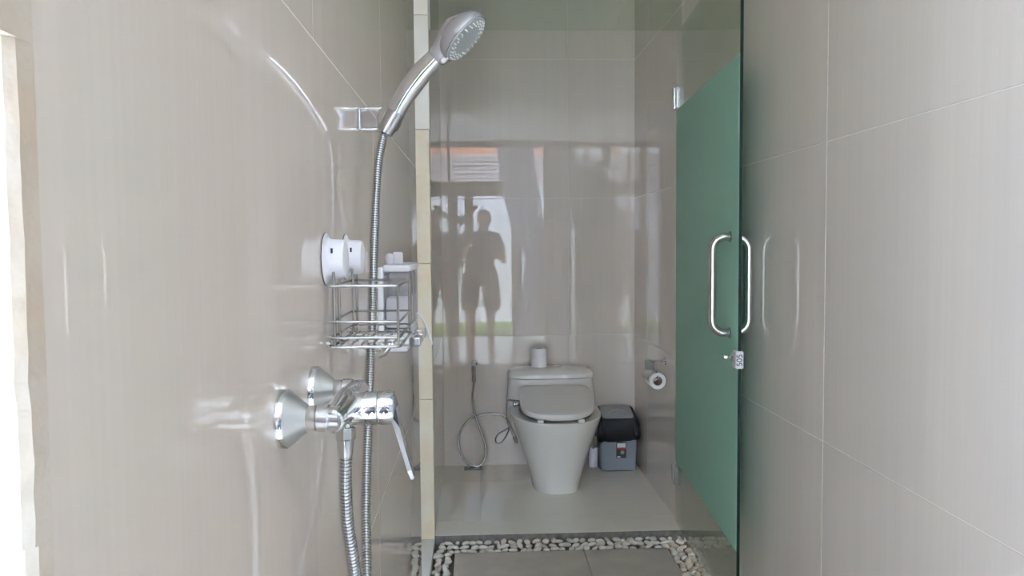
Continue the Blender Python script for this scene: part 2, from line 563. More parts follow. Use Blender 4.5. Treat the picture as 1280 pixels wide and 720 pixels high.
# the same border further back towards the viewer, below the picture
b = MB()
for side in (0, 1):
    y = 0.50
    while y < 2.78:
        for k in range(2 if side == 0 else 3):
            xx = (-0.172 + .037 * k) if side == 0 else (0.885 - .033 * k)
            rot = Matrix.Rotation(random.uniform(0, PI), 3, 'Z')
            m4 = Matrix.Translation((xx + random.uniform(-.006, .006), y, -.010)) @ rot.to_4x4() @ Matrix.Diagonal((.019, .0135, .010, 1))
            bmesh.ops.create_icosphere(b.b, subdivisions=1, radius=1, matrix=m4)
        y += .031
o = b.build('pebble_border', PEB[0]); o['kind'] = 'stuff'
o['label'] = 'rest of the cream pebble border running along the shower walls'

# ---------------------------------------------------------------- transom and glass door
tr = thing('glass_transom', (0.355, 3.50, 2.225), 'fixed green-tinted glass transom above the shower door opening', 'transom')
MB().box(XW + .001, XR - .001, 3.495, 3.505, 2.226, ZC - .002).build('glass_pane', GLASS, tr, smooth=False)
MB().box(XW, XW + .006, 3.485, 3.515, 2.226, ZC - .002, .001, 1).build('edge_channel', WHITEP, tr, smooth=False)

HX, HY = 0.892, 3.515
EX, EY = 0.822, 2.450
dv = Vector((EX - HX, EY - HY, 0)); DL = dv.length; du = dv.normalized(); dn = Vector((du.y, -du.x, 0))  # dn points to the room (-X)
if dn.x > 0:
    dn = -dn
door = thing('shower_door', (HX, HY, 0.04), 'open green glass shower door with a frosted band, swung against the right wall', 'door')
def dbox(s0, s1, n0, n1, z0, z1, bev=0):
    """box in door coordinates: s along the leaf from the hinge, n out of its left face"""
    mb = MB().box(s0, s1, n0, n1, z0, z1, bev, 1) if bev else MB().box(s0, s1, n0, n1, z0, z1)
    mt = Matrix((( du.x, dn.x, 0, HX), (du.y, dn.y, 0, HY), (0, 0, 1, 0), (0, 0, 0, 1)))
    bmesh.ops.transform(mb.b, matrix=mt, verts=mb.b.verts)
    return mb
def dp(s, n, z):
    return Vector((HX, HY, z)) + du * s + dn * n
dbox(0.012, DL - .0015, -.005, .005, 0.045, 2.215).build('glass_pane', GLASS, door, smooth=False)
dbox(DL - .0015, DL, -.005, .005, 0.045, 2.215).build('polished_edge', GEDGE, door, smooth=False)
o = dbox(0.012, DL - .002, .005, .0058, 0.315, 1.882).build('frosted_film', FROST, door, smooth=False)
o['label'] = 'green frosted band across the clear glass'
o = dbox(0.012, DL - .002, -.0058, -.005, 0.315, 1.882).build('frosted_film', FROST, door, smooth=False)
# pull handles, one on each face
for sgn, reach in ((1, .064), (-1, .054)):
    s_ = DL - .100
    pts = []
    z0, z1, rc = 1.005, 1.318, .042
    pts.append(dp(s_, sgn * .006, z0))
    pts.append(dp(s_, sgn * (reach - rc), z0))
    for k in range(1, 9):
        t = k / 8 * PI / 2
        pts.append(dp(s_, sgn * (reach - rc + rc * math.sin(t)), z0 + rc - rc * math.cos(t)))
    for k in range(0, 9):
        t = k / 8 * PI / 2
        pts.append(dp(s_, sgn * (reach - rc + rc * math.cos(t)), z1 - rc + rc * math.sin(t)))
    pts.append(dp(s_, sgn * .006, z1))
    h = MB().tube(pts, .0135, 20).build('pull_handle', STEEL, door)
    for z in (z0, z1):
        MB().lathe(dp(s_, sgn * .005, z), dn * sgn, [(0, .018), (.004, .018), (.006, .015)], 20).build('mounting_collar', CHROME_S, h)
# hinges
for z in (1.935, 0.255):
    hg = dbox(-.006, .030, -.011, .011, z - .045, z + .045, .002).build('hinge', CHROME_S, door)
    MB().lathe(dp(-.004, .012, z - .046), (0, 0, 1), [(0, .008), (.06, .008), (.061, .0065), (.066, .0065), (.067, .008), (.092, .008)], 14).build('hinge_knuckle', CHROME, hg)
# lock with a printed tag
lk = dbox(DL - .036, DL + .004, -.012, .013, 0.902, 0.958, .003).build('lock_body', mat('lock_white_metal', (.66, .64, .66), .4), door, smooth=False)
MB().lathe(dp(DL - .055, .004, 0.932), dn, [(0, .014), (.006, .013), (.01, .006), (.022, .006), (.024, .009), (.032, .008), (.034, .004)], 16).build('lock_knob', CHROME, door)
tc = bpy.data.curves.new('number_print', 'FONT')
tc.body = '505'; tc.size = 0.026; tc.extrude = 0.0003; tc.align_x = 'CENTER'; tc.align_y = 'CENTER'
tc.materials.append(INK)
to = bpy.data.objects.new('number_print', tc)
COL.objects.link(to)
to.parent = lk
# text plane: up of the text runs to the left (rotated a quarter turn), faces the free edge of the leaf
tm = Matrix((Vector((0, 0, 1)), -dn * -1 * -1, du)).transposed()
face = du
tx = Vector((0, 0, 1)); tz = face; ty = tz.cross(tx)
tm = Matrix((tx, ty, tz)).transposed().to_4x4()
tm.translation = dp(DL + .0043, .0005, 0.93) - ORIG[door.name]
to.matrix_local = tm

# ---------------------------------------------------------------- shower mixer
ZM = 1.119
mx = thing('shower_mixer', (XL, .885, ZM), 'chrome single-lever shower mixer with two cone escutcheons on the left wall', 'shower mixer')
for y, z in ((.808, ZM + .006), (.962, ZM + .006)):
    e = MB().lathe((XL, y, z), (1, 0, 0), [(0, .0295), (.0075, .0295), (.009, .0285), (.0255, .0150), (.027, .0140)], 40).build('escutcheon', PEARL, mx)
    MB().lathe((XL + .0002, y, z), (1, 0, 0), [(0, .0299), (.007, .0299), (.0078, .0294)], 40).build('rim', CHROME, e)
    MB().lathe((XL + .025, y, z), (1, 0, 0), [(0, .0125), (.001, .0132), (.0105, .0132), (.0115, .012), (.0125, .0142), (.023, .0142), (.025, .0125), (.034, .0125)], 28).build('union_nut', CHROME, mx)
body = MB()
yy = [.797, .799, .806, .83, .86, .91, .94, .970, .976, .978]
rr = [.0095, .0118, .0128, .0138, .0165, .0170, .0150, .0140, .0130, .010]
body.lathe((-.147, 0, ZM + .004), (0, 1, 0), list(zip(yy, rr)), 32)
body.build('valve_body', CHROME, mx)
MB().lathe((-.160, .885, ZM), (1, 0, 0), [(0, .0165), (.012, .0185), (.030, .0190), (.047, .0190), (.0485, .0185)], 36).build('cartridge_housing', CHROME, mx)
MB().lathe((-.1113, .885, ZM), (1, 0, 0), [(0, .0180), (.0012, .0192), (.014, .0192), (.0175, .0175), (.019, .014)], 36).build('lever_cap', CHROME, mx)
b = MB()
lev = [(-.0985, .0145, 1.133, .0050), (-.0945, .0150, 1.118, .0042), (-.0895, .0135, 1.098, .0028), (-.0830, .0120, 1.072, .0022), (-.0770, .0110, 1.050, .0022), (-.0735, .0095, 1.040, .0018)]
rings = []
for x, hw, z, th in lev:
    rings.append([Vector((x - th, .885 - hw, z - th * .4)), Vector((x + th, .885 - hw * .9, z + th * .4)), Vector((x + th, .885 + hw * .9, z + th * .4)), Vector((x - th, .885 + hw, z - th * .4))])
b.loft(rings)
b.build('lever', CHROME, mx, smooth=False)
MB().lathe((-.1485, .885, ZM - .012), (0, 0, -1), [(0, .0085), (.010, .0085)], 20).build('outlet', CHROME, mx)
MB().lathe((-.1485, .885, ZM - .021), (0, 0, -1), [(0, .0105), (.0012, .0118), (.0125, .0118), (.014, .0105)], 8).build('outlet_nut', CHROME_S, mx)

# shower hose: from the mixer outlet, down in a loop and up to the hand shower
hose = thing('shower_hose', (-.148, .885, 1.08), 'ribbed metal shower hose looping from the mixer up to the hand shower', 'hose')
hp = spline([(-.1485, .885, 1.066), (-.150, .888, 1.03), (-.1495, .895, .985), (-.145, .905, .93), (-.142, .925, .86), (-.143, .96, .80), (-.148, 1.02, .785), (-.156, 1.08, .855), (-.165, 1.15, .936), (-.168, 1.22, 1.06), (-.1675, 1.27, 1.18), (-.1665, 1.32, 1.333), (-.163, 1.345, 1.428), (-.157, 1.362, 1.475), (-.1545, 1.368, 1.490)], .00105)
MB().tube(hp, lambda i: .0076 if (i % 4 < 2) else .0060, 12).build('ribbed_tube', HOSEM, hose)
MB().lathe((-.1485, .885, 1.0845), (0, 0, -1), [(0, .0092), (.002, .0095), (.016, .0084), (.019, .0078)], 20).build('hose_collar', CHROME_S, hose)

# bracket and hand shower
br = thing('shower_bracket', (XL, 1.438, 1.516), 'chrome wall bracket holding the hand shower', 'bracket')
MB().box(XL, -.158, 1.385, 1.440, 1.4995, 1.5325, .003).build('wall_block', CHROME, br, smooth=False)
for zz in (1.4985, 1.5335):  # thin tubes added to imitate the bright highlights along the block's edges
    MB().tube([(XL + .001, 1.388, zz), (-.160, 1.388, zz)], .0026, 10).build('highlight_bead', CHROME, br)
MB().tube([(XL + .0026, 1.3855, 1.499), (XL + .0026, 1.3855, 1.533)], .0024, 10).build('highlight_bead', CHROME, br)  # added tube imitating the bright line where the block meets the wall
MB().ball((-.1475, 1.385, 1.514), .0235, 24, (0.95, 1, 1)).build('swivel_ball', CHROME, br)
hs = thing('hand_shower', (-.1545, 1.368, 1.490), 'chrome hand shower with a grey spray face tilted up in its bracket', 'hand shower')
ax = Vector((.024, 0, .0385)).normalized()
p0 = Vector((-.1545, 1.366, 1.4885))
MB().lathe(p0, ax, [(0, .0105), (.002, .0138), (.040, .0152), (.042, .0148)], 24).build('cone_socket', CHROME_S, hs)
hpts = [(-.133, 1.364, 1.524), (-.124, 1.362, 1.540), (-.106, 1.358, 1.566), (-.086, 1.352, 1.589), (-.068, 1.346, 1.606), (-.050, 1.340, 1.622)]
hpath = spline(hpts, .006)
nh = len(hpath)
MB().tube(hpath, lambda i: .0150 + .0028 * math.sin(PI * i / (nh - 1)) , 20).build('handle', CHROME, hs)
# head: fat disc, face normal looking right, down and a little towards the viewer
nrm = Vector((.70, -.17, -.69)).normalized()
fc_ = Vector((-.014, 1.330, 1.637))
b = MB()
b.lathe(fc_ - nrm * .036, nrm, [(0, .004), (.002, .018), (.008, .031), (.016, .040), (.024, .0452), (.032, .0470), (.036, .0462)], 40)
b.build('spray_head', SILVERP, hs)
MB().capsule(hpath[-2], fc_ - nrm * .0235, .0180, .0215, 24).build('neck', SILVERP, hs)
fp = MB().lathe(fc_ - nrm * .0005, nrm, [(0, .0435), (.0025, .0430), (.0035, .040), (.0038, .010)], 36).build('spray_face', FACEP, hs)
uu = nrm.orthogonal().normalized(); vv = nrm.cross(uu)
nz_ = MB()
for rad, cnt in ((.0385, 26), (.0335, 22), (.029, 16)):
    for k in range(cnt):
        a = 2 * PI * (k + (rad > .035) * .5) / cnt
        c = fc_ + nrm * .0030 + (uu * math.cos(a) + vv * math.sin(a)) * rad
        nz_.lathe(c, nrm, [(0, .0013), (.0022, .0009)], 6)
o = nz_.build('nozzles', NOZ, fp); o['kind'] = 'stuff'
# selector tab at the lower rim
tdir = (Vector((-.66, .0, -.70)) - nrm * Vector((-.66, 0, -.70)).dot(nrm)).normalized()
MB().capsule(fc_ + tdir * .040 - nrm * .002, fc_ + tdir * .051 - nrm * .002, .0042, .0048, 12).build('selector_tab', NOZ, hs)

# lower chrome hook
hk = thing('wall_hook', (XL, 1.46, 1.108), 'small chrome wall hook showing below the wire basket', 'hook')
MB().lathe((XL, 1.46, 1.110), (1, 0, 0), [(0, .016), (.004, .016), (.006, .013)], 24).build('rose', CHROME, hk)
MB().tube(spline([(XL + .004, 1.46, 1.108), (-.183, 1.458, 1.101), (-.172, 1.455, 1.104), (-.164, 1.452, 1.114), (-.160, 1.450, 1.126)], .003), lambda i: .0075, 14).build('prong', CHROME, hk)

WIRE = mat('basket_wire', (.44, .43, .41), 0.2, metal=1.0)
# ---------------------------------------------------------------- wire basket with suction cups
bk_ = thing('shower_basket', (XL + .05, 1.13, 1.167), 'chrome wire shower basket hung from two round white suction cups', 'basket')
x0, x1, y0, y1 = -.1905, -.1015, 1.045, 1.218
zt, zb = 1.247, 1.167
rw = .0017
def loop(z, name, r=rw, back=True):
    c = .006
    pts = [(x0, y0, z), (x1 - c, y0, z), (x1 - c * .3, y0 + c * .3, z), (x1, y0 + c, z), (x1, y1 - c, z), (x1 - c * .3, y1 - c * .3, z), (x1 - c, y1, z), (x0, y1, z)]
    if back:
        pts += [(x0, y0 + .002, z)]
    MB().tube(pts, r, 8).build(name, WIRE, bk_)
loop(zt, 'top_rail', .0021)
loop(zb, 'bottom_rail', .0021)
loop(1.200, 'side_wire'); loop(1.179, 'side_wire')
for k in range(6):
    xx = x0 + .012 + (x1 - x0 - .022) * k / 5
    MB().tube([(xx, y0, zb + .003), (xx, y1, zb + .003)], .0015, 8).build('floor_wire', WIRE, bk_)
for yy_ in (1.10, 1.16):
    MB().tube([(x0, yy_, zb + .001), (x1, yy_, zb + .001)], .0015, 8).build('floor_wire', WIRE, bk_)
for xx, yy_ in ((x1 - .002, y0), (x1 - .002, y1)):
    MB().tube([(xx, yy_, zb), (xx, yy_, zt)], rw, 8).build('upright_wire', WIRE, bk_)
for yc in (1.066, 1.224):
    zc = 1.282
    for s in (-.019, .019):
        MB().tube([(x0 + .004, yc + s, zb), (x0 + .004, yc + s, zc - .010), (x0 + .004, yc + s * .7, zc - .006)], .0021, 8).build('upright_wire', WIRE, bk_)
    cup = MB().lathe((XL + .001, yc, zc), (1, 0, 0), [(0, .0345), (.0012, .0348), (.003, .030), (.006, .0272), (.008, .0265), (.022, .0258), (.0255, .024), (.027, .018)], 40).build('suction_cup', WHITEP, bk_)
    cup['label'] = 'round white suction cup'
    MB().lathe((XL + .0004, yc, zc), (1, 0, 0), [(0, .0350), (.0009, .0350)], 40).build('rubber_rim', mat('brown_rubber', (.14, .10, .08), .6), cup)
    MB().box(XL + .0118, XL + .0142, yc - .0274, yc - .0255, zc + .008, zc + .0145).build('slot', BLACK, cup, smooth=False)
for yy_ in (y0 + .004, y1 - .004):
    MB().lathe((XL + .0005, yy_, zb + .004), (1, 0, 0), [(0, .003), (.002, .0046), (.006, .0046), (.009, .002)], 12).build('foot_knob', CHROME, bk_)

# ---------------------------------------------------------------- triple soap dispenser
sd = thing('soap_dispenser', (XL, 1.72, 1.085), 'white triple soap dispenser with chrome push levers on the left wall behind the basket', 'soap dispenser')
MB().box(XL, XL + .011, 1.612, 1.838, 1.085, 1.256, .003).build('back_plate', WHITEP, sd, smooth=False)
MB().box(XL + .006, -.142, 1.618, 1.832, 1.083, 1.094, .003).build('drip_shelf', WHITEP, sd, smooth=False)
for k in range(3):
    ya = 1.620 + .072 * k; yb = ya + .066; yc = (ya + yb) / 2
    ct = MB().box(XL + .011, -.137, ya, yb, 1.128, 1.245, .008, 3).build('container', CLEARP, sd)
    MB().box(XL + .014, -.140, ya + .003, yb - .003, 1.131, 1.193, .006, 2).build('soap', LIQ, ct)
    MB().box(XL + .010, -.133, ya - .002, yb + .002, 1.2455, 1.2605, .005, 2).build('lid', WHITEP, sd)
    MB().box(XL + .012, -.139, ya + .006, yb - .006, 1.096, 1.127, .004, 2).build('pump_housing', WHITEP, sd)
    pl = MB().box(-.141, -.1165, yc - .026, yc + .026, 1.092, 1.111, .003, 2).build('push_lever', CHROME, sd, smooth=False)
    if k == 0:
        MB().box(-.1375, -.1362, ya + .010, ya + .016, 1.172, 1.184).build('red_mark', LAB_R, ct, smooth=False)
MB().capsule((XL + .016, 1.70, 1.262), (XL + .016, 1.70, 1.274), .007, .009, 14).build('lock_tab', WHITEP, sd)
MB().box(XL + .020, XL + .042, 1.716, 1.728, 1.258, 1.285, .004, 2).build('lock_tab', WHITEP, sd)
MB().tube(spline([(-.133, 1.77, 1.150), (-.124, 1.77, 1.140), (-.113, 1.77, 1.118), (-.105, 1.77, 1.094), (-.099, 1.77, 1.076)], .004), .0022, 8).build('drip_spout', WHITEP, sd)

# ---------------------------------------------------------------- toilet
TX = .405
tl = thing('toilet', (TX, 4.2, .03), 'white one-piece toilet with a bidet seat against the back wall', 'toilet')
b = MB()
prof = [  # z, half width, front y, back y, exponent
    (.030, .124, 3.962, 4.50, 2.8), (.036, .127, 3.958, 4.50, 2.8), (.10, .138, 3.945, 4.50, 2.7), (.20, .166, 3.905, 4.505, 2.6),
    (.30, .200, 3.858, 4.51, 2.5), (.36, .222, 3.832, 4.515, 2.45), (.395, .234, 3.818, 4.515, 2.45), (.418, .238, 3.812, 4.515, 2.45), (.424, .234, 3.816, 4.512, 2.45), (.424, .190, 3.862, 4.30, 2.4), (.410, .180, 3.875, 4.29, 2.4), (.30, .13, 3.95, 4.22, 2.3), (.22, .06, 4.03, 4.14, 2.2)]
cy = 4.18
b.loft([superell(TX, cy, z, a, cy - yf, yb_ - cy, n, 48) for z, a, yf, yb_, n in prof])
b.build('bowl', CERAM, tl)
b = MB()
prof = [(.395, .246, 4.20, 4.522, 3.2), (.44, .246, 4.22, 4.524, 3.4), (.50, .240, 4.265, 4.525, 3.8), (.555, .234, 4.285, 4.525, 4), (.562, .230, 4.290, 4.525, 4)]
cy = 4.42
b.loft([superell(TX, cy, z, a, cy - yf, yb_ - cy, n, 48) for z, a, yf, yb_, n in prof])
b.build('tank', CERAM, tl)
b = MB()
prof = [(.5645, .232, 4.288, 4.526, 4), (.5665, .238, 4.280, 4.527, 4), (.585, .237, 4.282, 4.527, 4), (.600, .226, 4.296, 4.527, 3.6), (.609, .190, 4.33, 4.525, 3), (.612, .12, 4.37, 4.50, 2.6)]
b.loft([superell(TX, cy, z, a, cy - yf, yb_ - cy, n, 48) for z, a, yf, yb_, n in prof])
tlid = b.build('tank_lid', CERAM, tl)
MB().lathe((.445, 4.42, .610), (0, 0, 1), [(0, .026), (.003, .026), (.006, .022), (.007, .012)], 24).build('flush_button', CHROME, tl)
# bidet seat: base, ring and sloping lid
b = MB()
b.loft([superell(TX + .0, 4.14, z, a, .318, .10, 2.6, 40) for z, a in ((.438, .165), (.440, .182), (.450, .184), (.453, .176))])
b.build('seat_ring', SEATP, tl)
for sx in (-.10, .10):
    MB().box(TX + sx - .015, TX + sx + .015, 3.835, 3.858, .4235, .4395, .002).build('bumper', SEATP, tl, smooth=False)
MB().box(TX - .178, TX + .178, 4.13, 4.262, .430, .500, .014, 3).build('seat_housing', SEATP, tl)
b = MB()
sl = .150
def lidring(z, a, bf, bb, n=2.9):
    fr_ = superell(TX - .002, 4.06, 0, a, bf, bb, n, 48); bk2 = superell(TX - .002, 4.06, 0, a, bf, bb, 9, 48)
    return [Vector((p.x, p.y, z + sl * (p.y - 3.82))) for p in [g if g.y > 4.06 else f_ for f_, g in zip(fr_, bk2)]]
b.loft([lidring(.452, .178, .240, .185), lidring(.452, .188, .252, .192), lidring(.470, .188, .252, .192), lidring(.476, .180, .243, .185), lidring(.478, .150, .20, .15), lidring(.4765, .10, .13, .10)])
b.build('seat_lid', SEATP, tl)
MB().box(TX - .120, TX + .115, 4.235, 4.262, .512, .535, .005).build('lid_hinge_bar', SEATP, tl)
MB().lathe((TX - .205, 4.16, .455), (1, 0, 0), [(0, .012), (.02, .012), (.03, .009), (.035, .009)], 16).build('bidet_inlet', CHROME, tl)
MB().lathe((TX - .205, 4.16, .455), (-1, 0, 0), [(0, .009), (.004, .014), (.014, .014), (.018, .009)], 12).build('inlet_knob', CHROME_S, tl)
# supply pipe to the bidet seat
sp = thing('bidet_supply_valve', (.20, 4.50, .25), 'chrome angle valve with a bent pipe and looped thin hose left of the toilet', 'valve')
MB().tube(spline([(.245, 4.16, .468), (.18, 4.20, .468), (.165, 4.24, .463), (.1595, 4.29, .44), (.1575, 4.38, .38), (.158, 4.44, .33), (.165, 4.46, .295), (.175, 4.47, .272)], .006), .0052, 10).build('bent_pipe', CHROME, sp)
MB().capsule((.174, 4.475, .280), (.205, 4.475, .205), .010, .008, 12).build('valve_body', CHROME, sp)
MB().lathe((.204, 4.475, .207), Vector((.3, 0, -.85)), [(0, .010), (.015, .012), (.03, .010), (.042, .008)], 12).build('valve_tail', CHROME_S, sp)
MB().lathe((.19, 4.475, .24), (0, 1, 0), [(0, .007), (.053, .007)], 12).build('wall_stub', CHROME, sp)
MB().tube(spline([(.176, 4.47, .262), (.150, 4.475, .243), (.113, 4.478, .220), (.097, 4.48, .192), (.104, 4.48, .168), (.128, 4.478, .172), (.155, 4.476, .205), (.172, 4.472, .243), (.178, 4.47, .268)], .005), .0042, 8).build('thin_hose', HOSEM, sp)

# hand bidet sprayer with its long hose
bs = thing('bidet_sprayer', (-.02, 4.52, .52), 'chrome hand bidet sprayer hung on the back wall with a long looping hose', 'sprayer')
MB().box(-.034, -.010, 4.500, 4.529, .515, .555, .004).build('wall_holder', CHROME_S, bs)
MB().capsule((-.022, 4.492, .520), (-.022, 4.490, .622), .0085, .0105, 14).build('handle', CHROME_S, bs)
MB().lathe((-.020, 4.498, .632), (.15, -1, -.2), [(0, .010), (.004, .016), (.016, .018), (.024, .016), (.026, .008)], 20).build('spray_head', CHROME, bs)
MB().tube([(-.030, 4.478, .618), (-.033, 4.470, .600), (-.031, 4.474, .565)], .003, 8).build('trigger', CHROME, bs)
hpz = spline([(-.022, 4.492, .517), (-.026, 4.495, .48), (-.032, 4.497, .43), (-.022, 4.494, .345), (.002, 4.49, .270), (.030, 4.486, .19), (.040, 4.48, .125), (.030, 4.475, .070), (.003, 4.47, .042), (-.030, 4.472, .0405), (-.066, 4.478, .060), (-.098, 4.485, .105), (-.112, 4.49, .178), (-.092, 4.496, .252), (-.050, 4.50, .300), (.010, 4.502, .324), (.075, 4.502, .333), (.140, 4.495, .326), (.165, 4.488, .300), (.178, 4.478, .272)], .003)
MB().tube(hpz, lambda i: .0066 if i % 3 else .0058, 10).build('flexible_hose', HOSEM, bs)
gr = thing('floor_drain', (-.03, 4.455, .031), 'small dark floor drain strip on the tiles under the sprayer hose', 'drain')
MB().box(-.082, .022, 4.428, 4.482, .0302, .0345, .001, 1).build('drain_frame', mat('dark_grate', (.05, .05, .055), .4, metal=.6), gr, smooth=False)
for k in range(4):
    MB().box(-.076, .016, 4.434 + .0115 * k, 4.439 + .0115 * k, .0345, .0362).build('slat', CHROME_S, gr, smooth=False)

# toilet rolls
def roll(loc, axis, r, ri, w, label, name='toilet_roll'):
    t = thing(name, loc, label, 'toilet roll')
    prof = [(0, ri), (0, r - .002), (.002, r), (w - .002, r), (w, r - .002), (w, ri)]
    b = MB(); b.lathe(loc, axis, prof, 32, cap=False)
    b.build('paper', PAPER, t)
    b = MB(); b.lathe(loc, axis, [(0.001, ri), (w - .001, ri), (w - .001, ri - .0015), (.001, ri - .0015), (.001, ri)], 24, cap=False)
    b.build('cardboard_core', CARD, t)
    return t
roll((.345, 4.43, .6105), (0, 0, 1), .0455, .019, .106, 'white toilet roll standing upright on the tank of the toilet')
tph = thing('toilet_roll_holder', (XR, 3.77, .735), 'chrome toilet roll holder with a flap on the right wall of the toilet room', 'roll holder')
MB().lathe((XR - .0005, 3.77, .733), (-1, 0, 0), [(0, .020), (.005, .020), (.007, .017)], 20).build('rose', CHROME_S, tph)
MB().lathe((XR - .005, 3.77, .733), (-1, 0, 0), [(0, .0055), (.062, .0055), (.066, .007), (.072, .007)], 14).build('arm', CHROME, tph)
MB().tube(spline([(.852, 3.77, .733), (.852, 3.76, .700), (.8575, 3.735, .664), (.8575, 3.70, .652), (.8575, 3.72, .6555), (.8575, 3.86, .6555)], .006), .0038, 8).build('roll_bar', CHROME, tph)
b = MB()
rg = []
for k in range(9):
    a = math.radians(70 + 13 * k)
    rr_ = .047
    c = Vector((.8575, 0, .641))
    p = Vector((math.cos(a) * rr_, 0, math.sin(a) * rr_)); q = p * 1.035
    rg.append([c + p + Vector((0, 3.735, 0)), c + q + Vector((0, 3.735, 0)), c + q + Vector((0, 3.85, 0)), c + p + Vector((0, 3.85, 0))])
b.loft(rg)
b.build('flap', CHROME_S, tph)
MB().box(.806, .848, 3.768, 3.776, .690, .738, .001, 1).build('flap_arm', CHROME_S, tph)
roll((.858, 3.735, .641), (0, 1, 0), .040, .0225, .10, 'white toilet roll hanging in the chrome holder on the right wall')

# ---------------------------------------------------------------- waste bin
bn = thing('waste_bin', (.779, 4.41, .03), 'grey waste bin with black liner and silver lid in the right back corner', 'bin')
def tap(z, k, y0=4.330, y1=4.500):
    return [Vector((.779 - .103 + k[0], y0 + k[2], z)), Vector((.779 + .103 - k[0], y0 + k[2], z)), Vector((.779 + .103 - k[0], y1 - k[1], z)), Vector((.779 - .103 + k[0], y1 - k[1], z))]
def taper_box(levels, bev=.012):
    b = MB()
    rings = []
    for z, g, yf, yb_ in levels:
        hw = .103 + g
        rings.append(superell(.779, (yf + yb_) / 2, z, hw, (yb_ - yf) / 2, (yb_ - yf) / 2, 9, 48))
    b.loft(rings)
    return b
taper_box([(.034, -.008, 4.342, 4.490), (.040, -.003, 4.337, 4.496), (.225, .003, 4.332, 4.502), (.235, .003, 4.332, 4.502)]).build('bin_body', BINB, bn)
taper_box([(.0305, -.012, 4.348, 4.482), (.0338, -.012, 4.348, 4.482)]).build('foot_ring', BLACK, bn)
# liner folded over the rim with creases
b = MB()
rg = []
for z, g in ((.200, .008), (.212, .011), (.235, .015), (.26, .013), (.29, .010), (.315, .007), (.326, .003)):
    ring = superell(.779, 4.417, z, .103 + g, .085 + g, .085 + g, 9, 72)
    for i, p in enumerate(ring):
        n_ = Vector((p.x - .779, p.y - 4.417, 0)).normalized()
        k = .0035 * math.sin(i * 1.9 + z * 60) + .003 * math.sin(i * .7 - z * 90)
        p += n_ * (k if z < .31 else 0)
        if z < .205:
            p.z += .012 * ((p.x - .67) / .22) + .004 * math.sin(i * .9)
        p.x = min(p.x, XR - .003); p.y = min(p.y, YB - .004)
    rg.append(ring)
b.loft(rg, cap=False)
b.build('bin_liner', BAG, bn)
# lid: frame and sloping flap with a curved grip
b = MB()
def lr(zf, zb, g, yf=4.338, yb_=4.500):
    r = superell(.779, (yf + yb_) / 2, 0, .103 + g, (yb_ - yf) / 2, (yb_ - yf) / 2, 8, 48)
    for p in r:
        p.z = zf + (zb - zf) * (p.y - yf) / (yb_ - yf)
    return r
b.loft([lr(.300, .318, .002), lr(.322, .362, .003), lr(.326, .368, -.002)])
b.build('lid_frame', BLACK, bn)
b = MB()
b.loft([lr(.325, .367, -.015, 4.345, 4.497), lr(.330, .372, -.015, 4.345, 4.497), lr(.331, .373, -.018, 4.349, 4.494)])
lf = b.build('swing_flap', BINL, bn)
MB().tube(spline([(.735, 4.40, .345), (.755, 4.43, .357), (.785, 4.44, .362), (.815, 4.43, .357), (.835, 4.40, .345)], .006), .0065, 10).build('grip', BINL, lf)
lb = MB().box(.7630, .8190, 4.3290, 4.3325, .108, .197, .001, 1).build('sticker', LAB_K, bn, smooth=False)
lb['label'] = 'small black sticker with white and red bands'
MB().box(.7675, .8145, 4.3283, 4.3292, .168, .192).build('white_band', LAB_W, lb, smooth=False)
MB().box(.7655, .8165, 4.3283, 4.3292, .158, .167).build('red_band', LAB_R, lb, smooth=False)
MB().lathe((.797, 4.3292, .141), (0, -1, 0), [(0, .011), (.0009, .011)], 16).build('round_print', LAB_G, lb, smooth=False)
MB().box(.7685, .786, 4.3283, 4.3292, .112, .119).build('white_dash', LAB_W, lb, smooth=False)

# toilet brush beside the bin
tb = thing('toilet_brush', (.652, 4.45, .03), 'toilet brush in a white holder between the toilet and the bin', 'brush')
MB().lathe((.652, 4.45, .0305), (0, 0, 1), [(0, .024), (.004, .026), (.105, .025), (.108, .023), (.108, .020), (.10, .019)], 24).build('holder', WHITEP, tb)
MB().lathe((.652, 4.45, .10), (0, 0, 1), [(0, .006), (.26, .006), (.27, .0075), (.34, .0075), (.345, .004)], 12).build('brush_handle', CHROME_S, tb)

# extractor grille high on the back wall
ev = thing('extractor_vent', (.33, YB, 2.70), 'dark vent grille high up on the back wall', 'vent')
MB().box(.185, .475, YB - .012, YB - .0005, 2.664, 2.715, .002, 1).build('vent_frame', mat('dark_vent', (.05, .05, .05), .5), ev, smooth=False)
for k in range(4):
    MB().box(.193, .467, YB - .017, YB - .012, 2.670 + .011 * k, 2.676 + .011 * k).build('slat', BLACK, ev, smooth=False)

# ---------------------------------------------------------------- room end behind the viewer: window wall, curtain, garden
win = struct(MB().box(-0.75, 3.0, -2.10, -2.02, 2.64, ZC).build('window_1', FRAME, smooth=False))
def fr(name, *a):
    return MB().box(*a, .004, 1).build(name, FRAME, win, smooth=False)
fr('window_post', -0.56, -0.49, -2.09, -2.02, 0, 2.64)
fr('window_post', -0.355, -0.315, -2.08, -2.03, 1.40, 2.64)
fr('window_post', -0.16, -0.04, -2.09, -2.02, 0, 2.10)
fr('window_post', 0.49, 0.63, -2.09, -2.02, 0, 2.64)
fr('window_post', 0.945, 1.01, -2.09, -2.02, 0, 2.64)
fr('window_header', -0.56, 0.63, -2.10, -2.01, 1.97, 2.17)
fr('window_rail', -0.49, -0.16, -2.08, -2.04, 1.65, 1.70)
MB().box(-0.488, 0.488, -2.055, -2.049, 2.171, 2.638).build('window_pane', WGLASS, win, smooth=False)
MB().box(0.632, 0.943, -2.055, -2.049, 0.02, 2.638).build('window_pane', WGLASS, win, smooth=False)

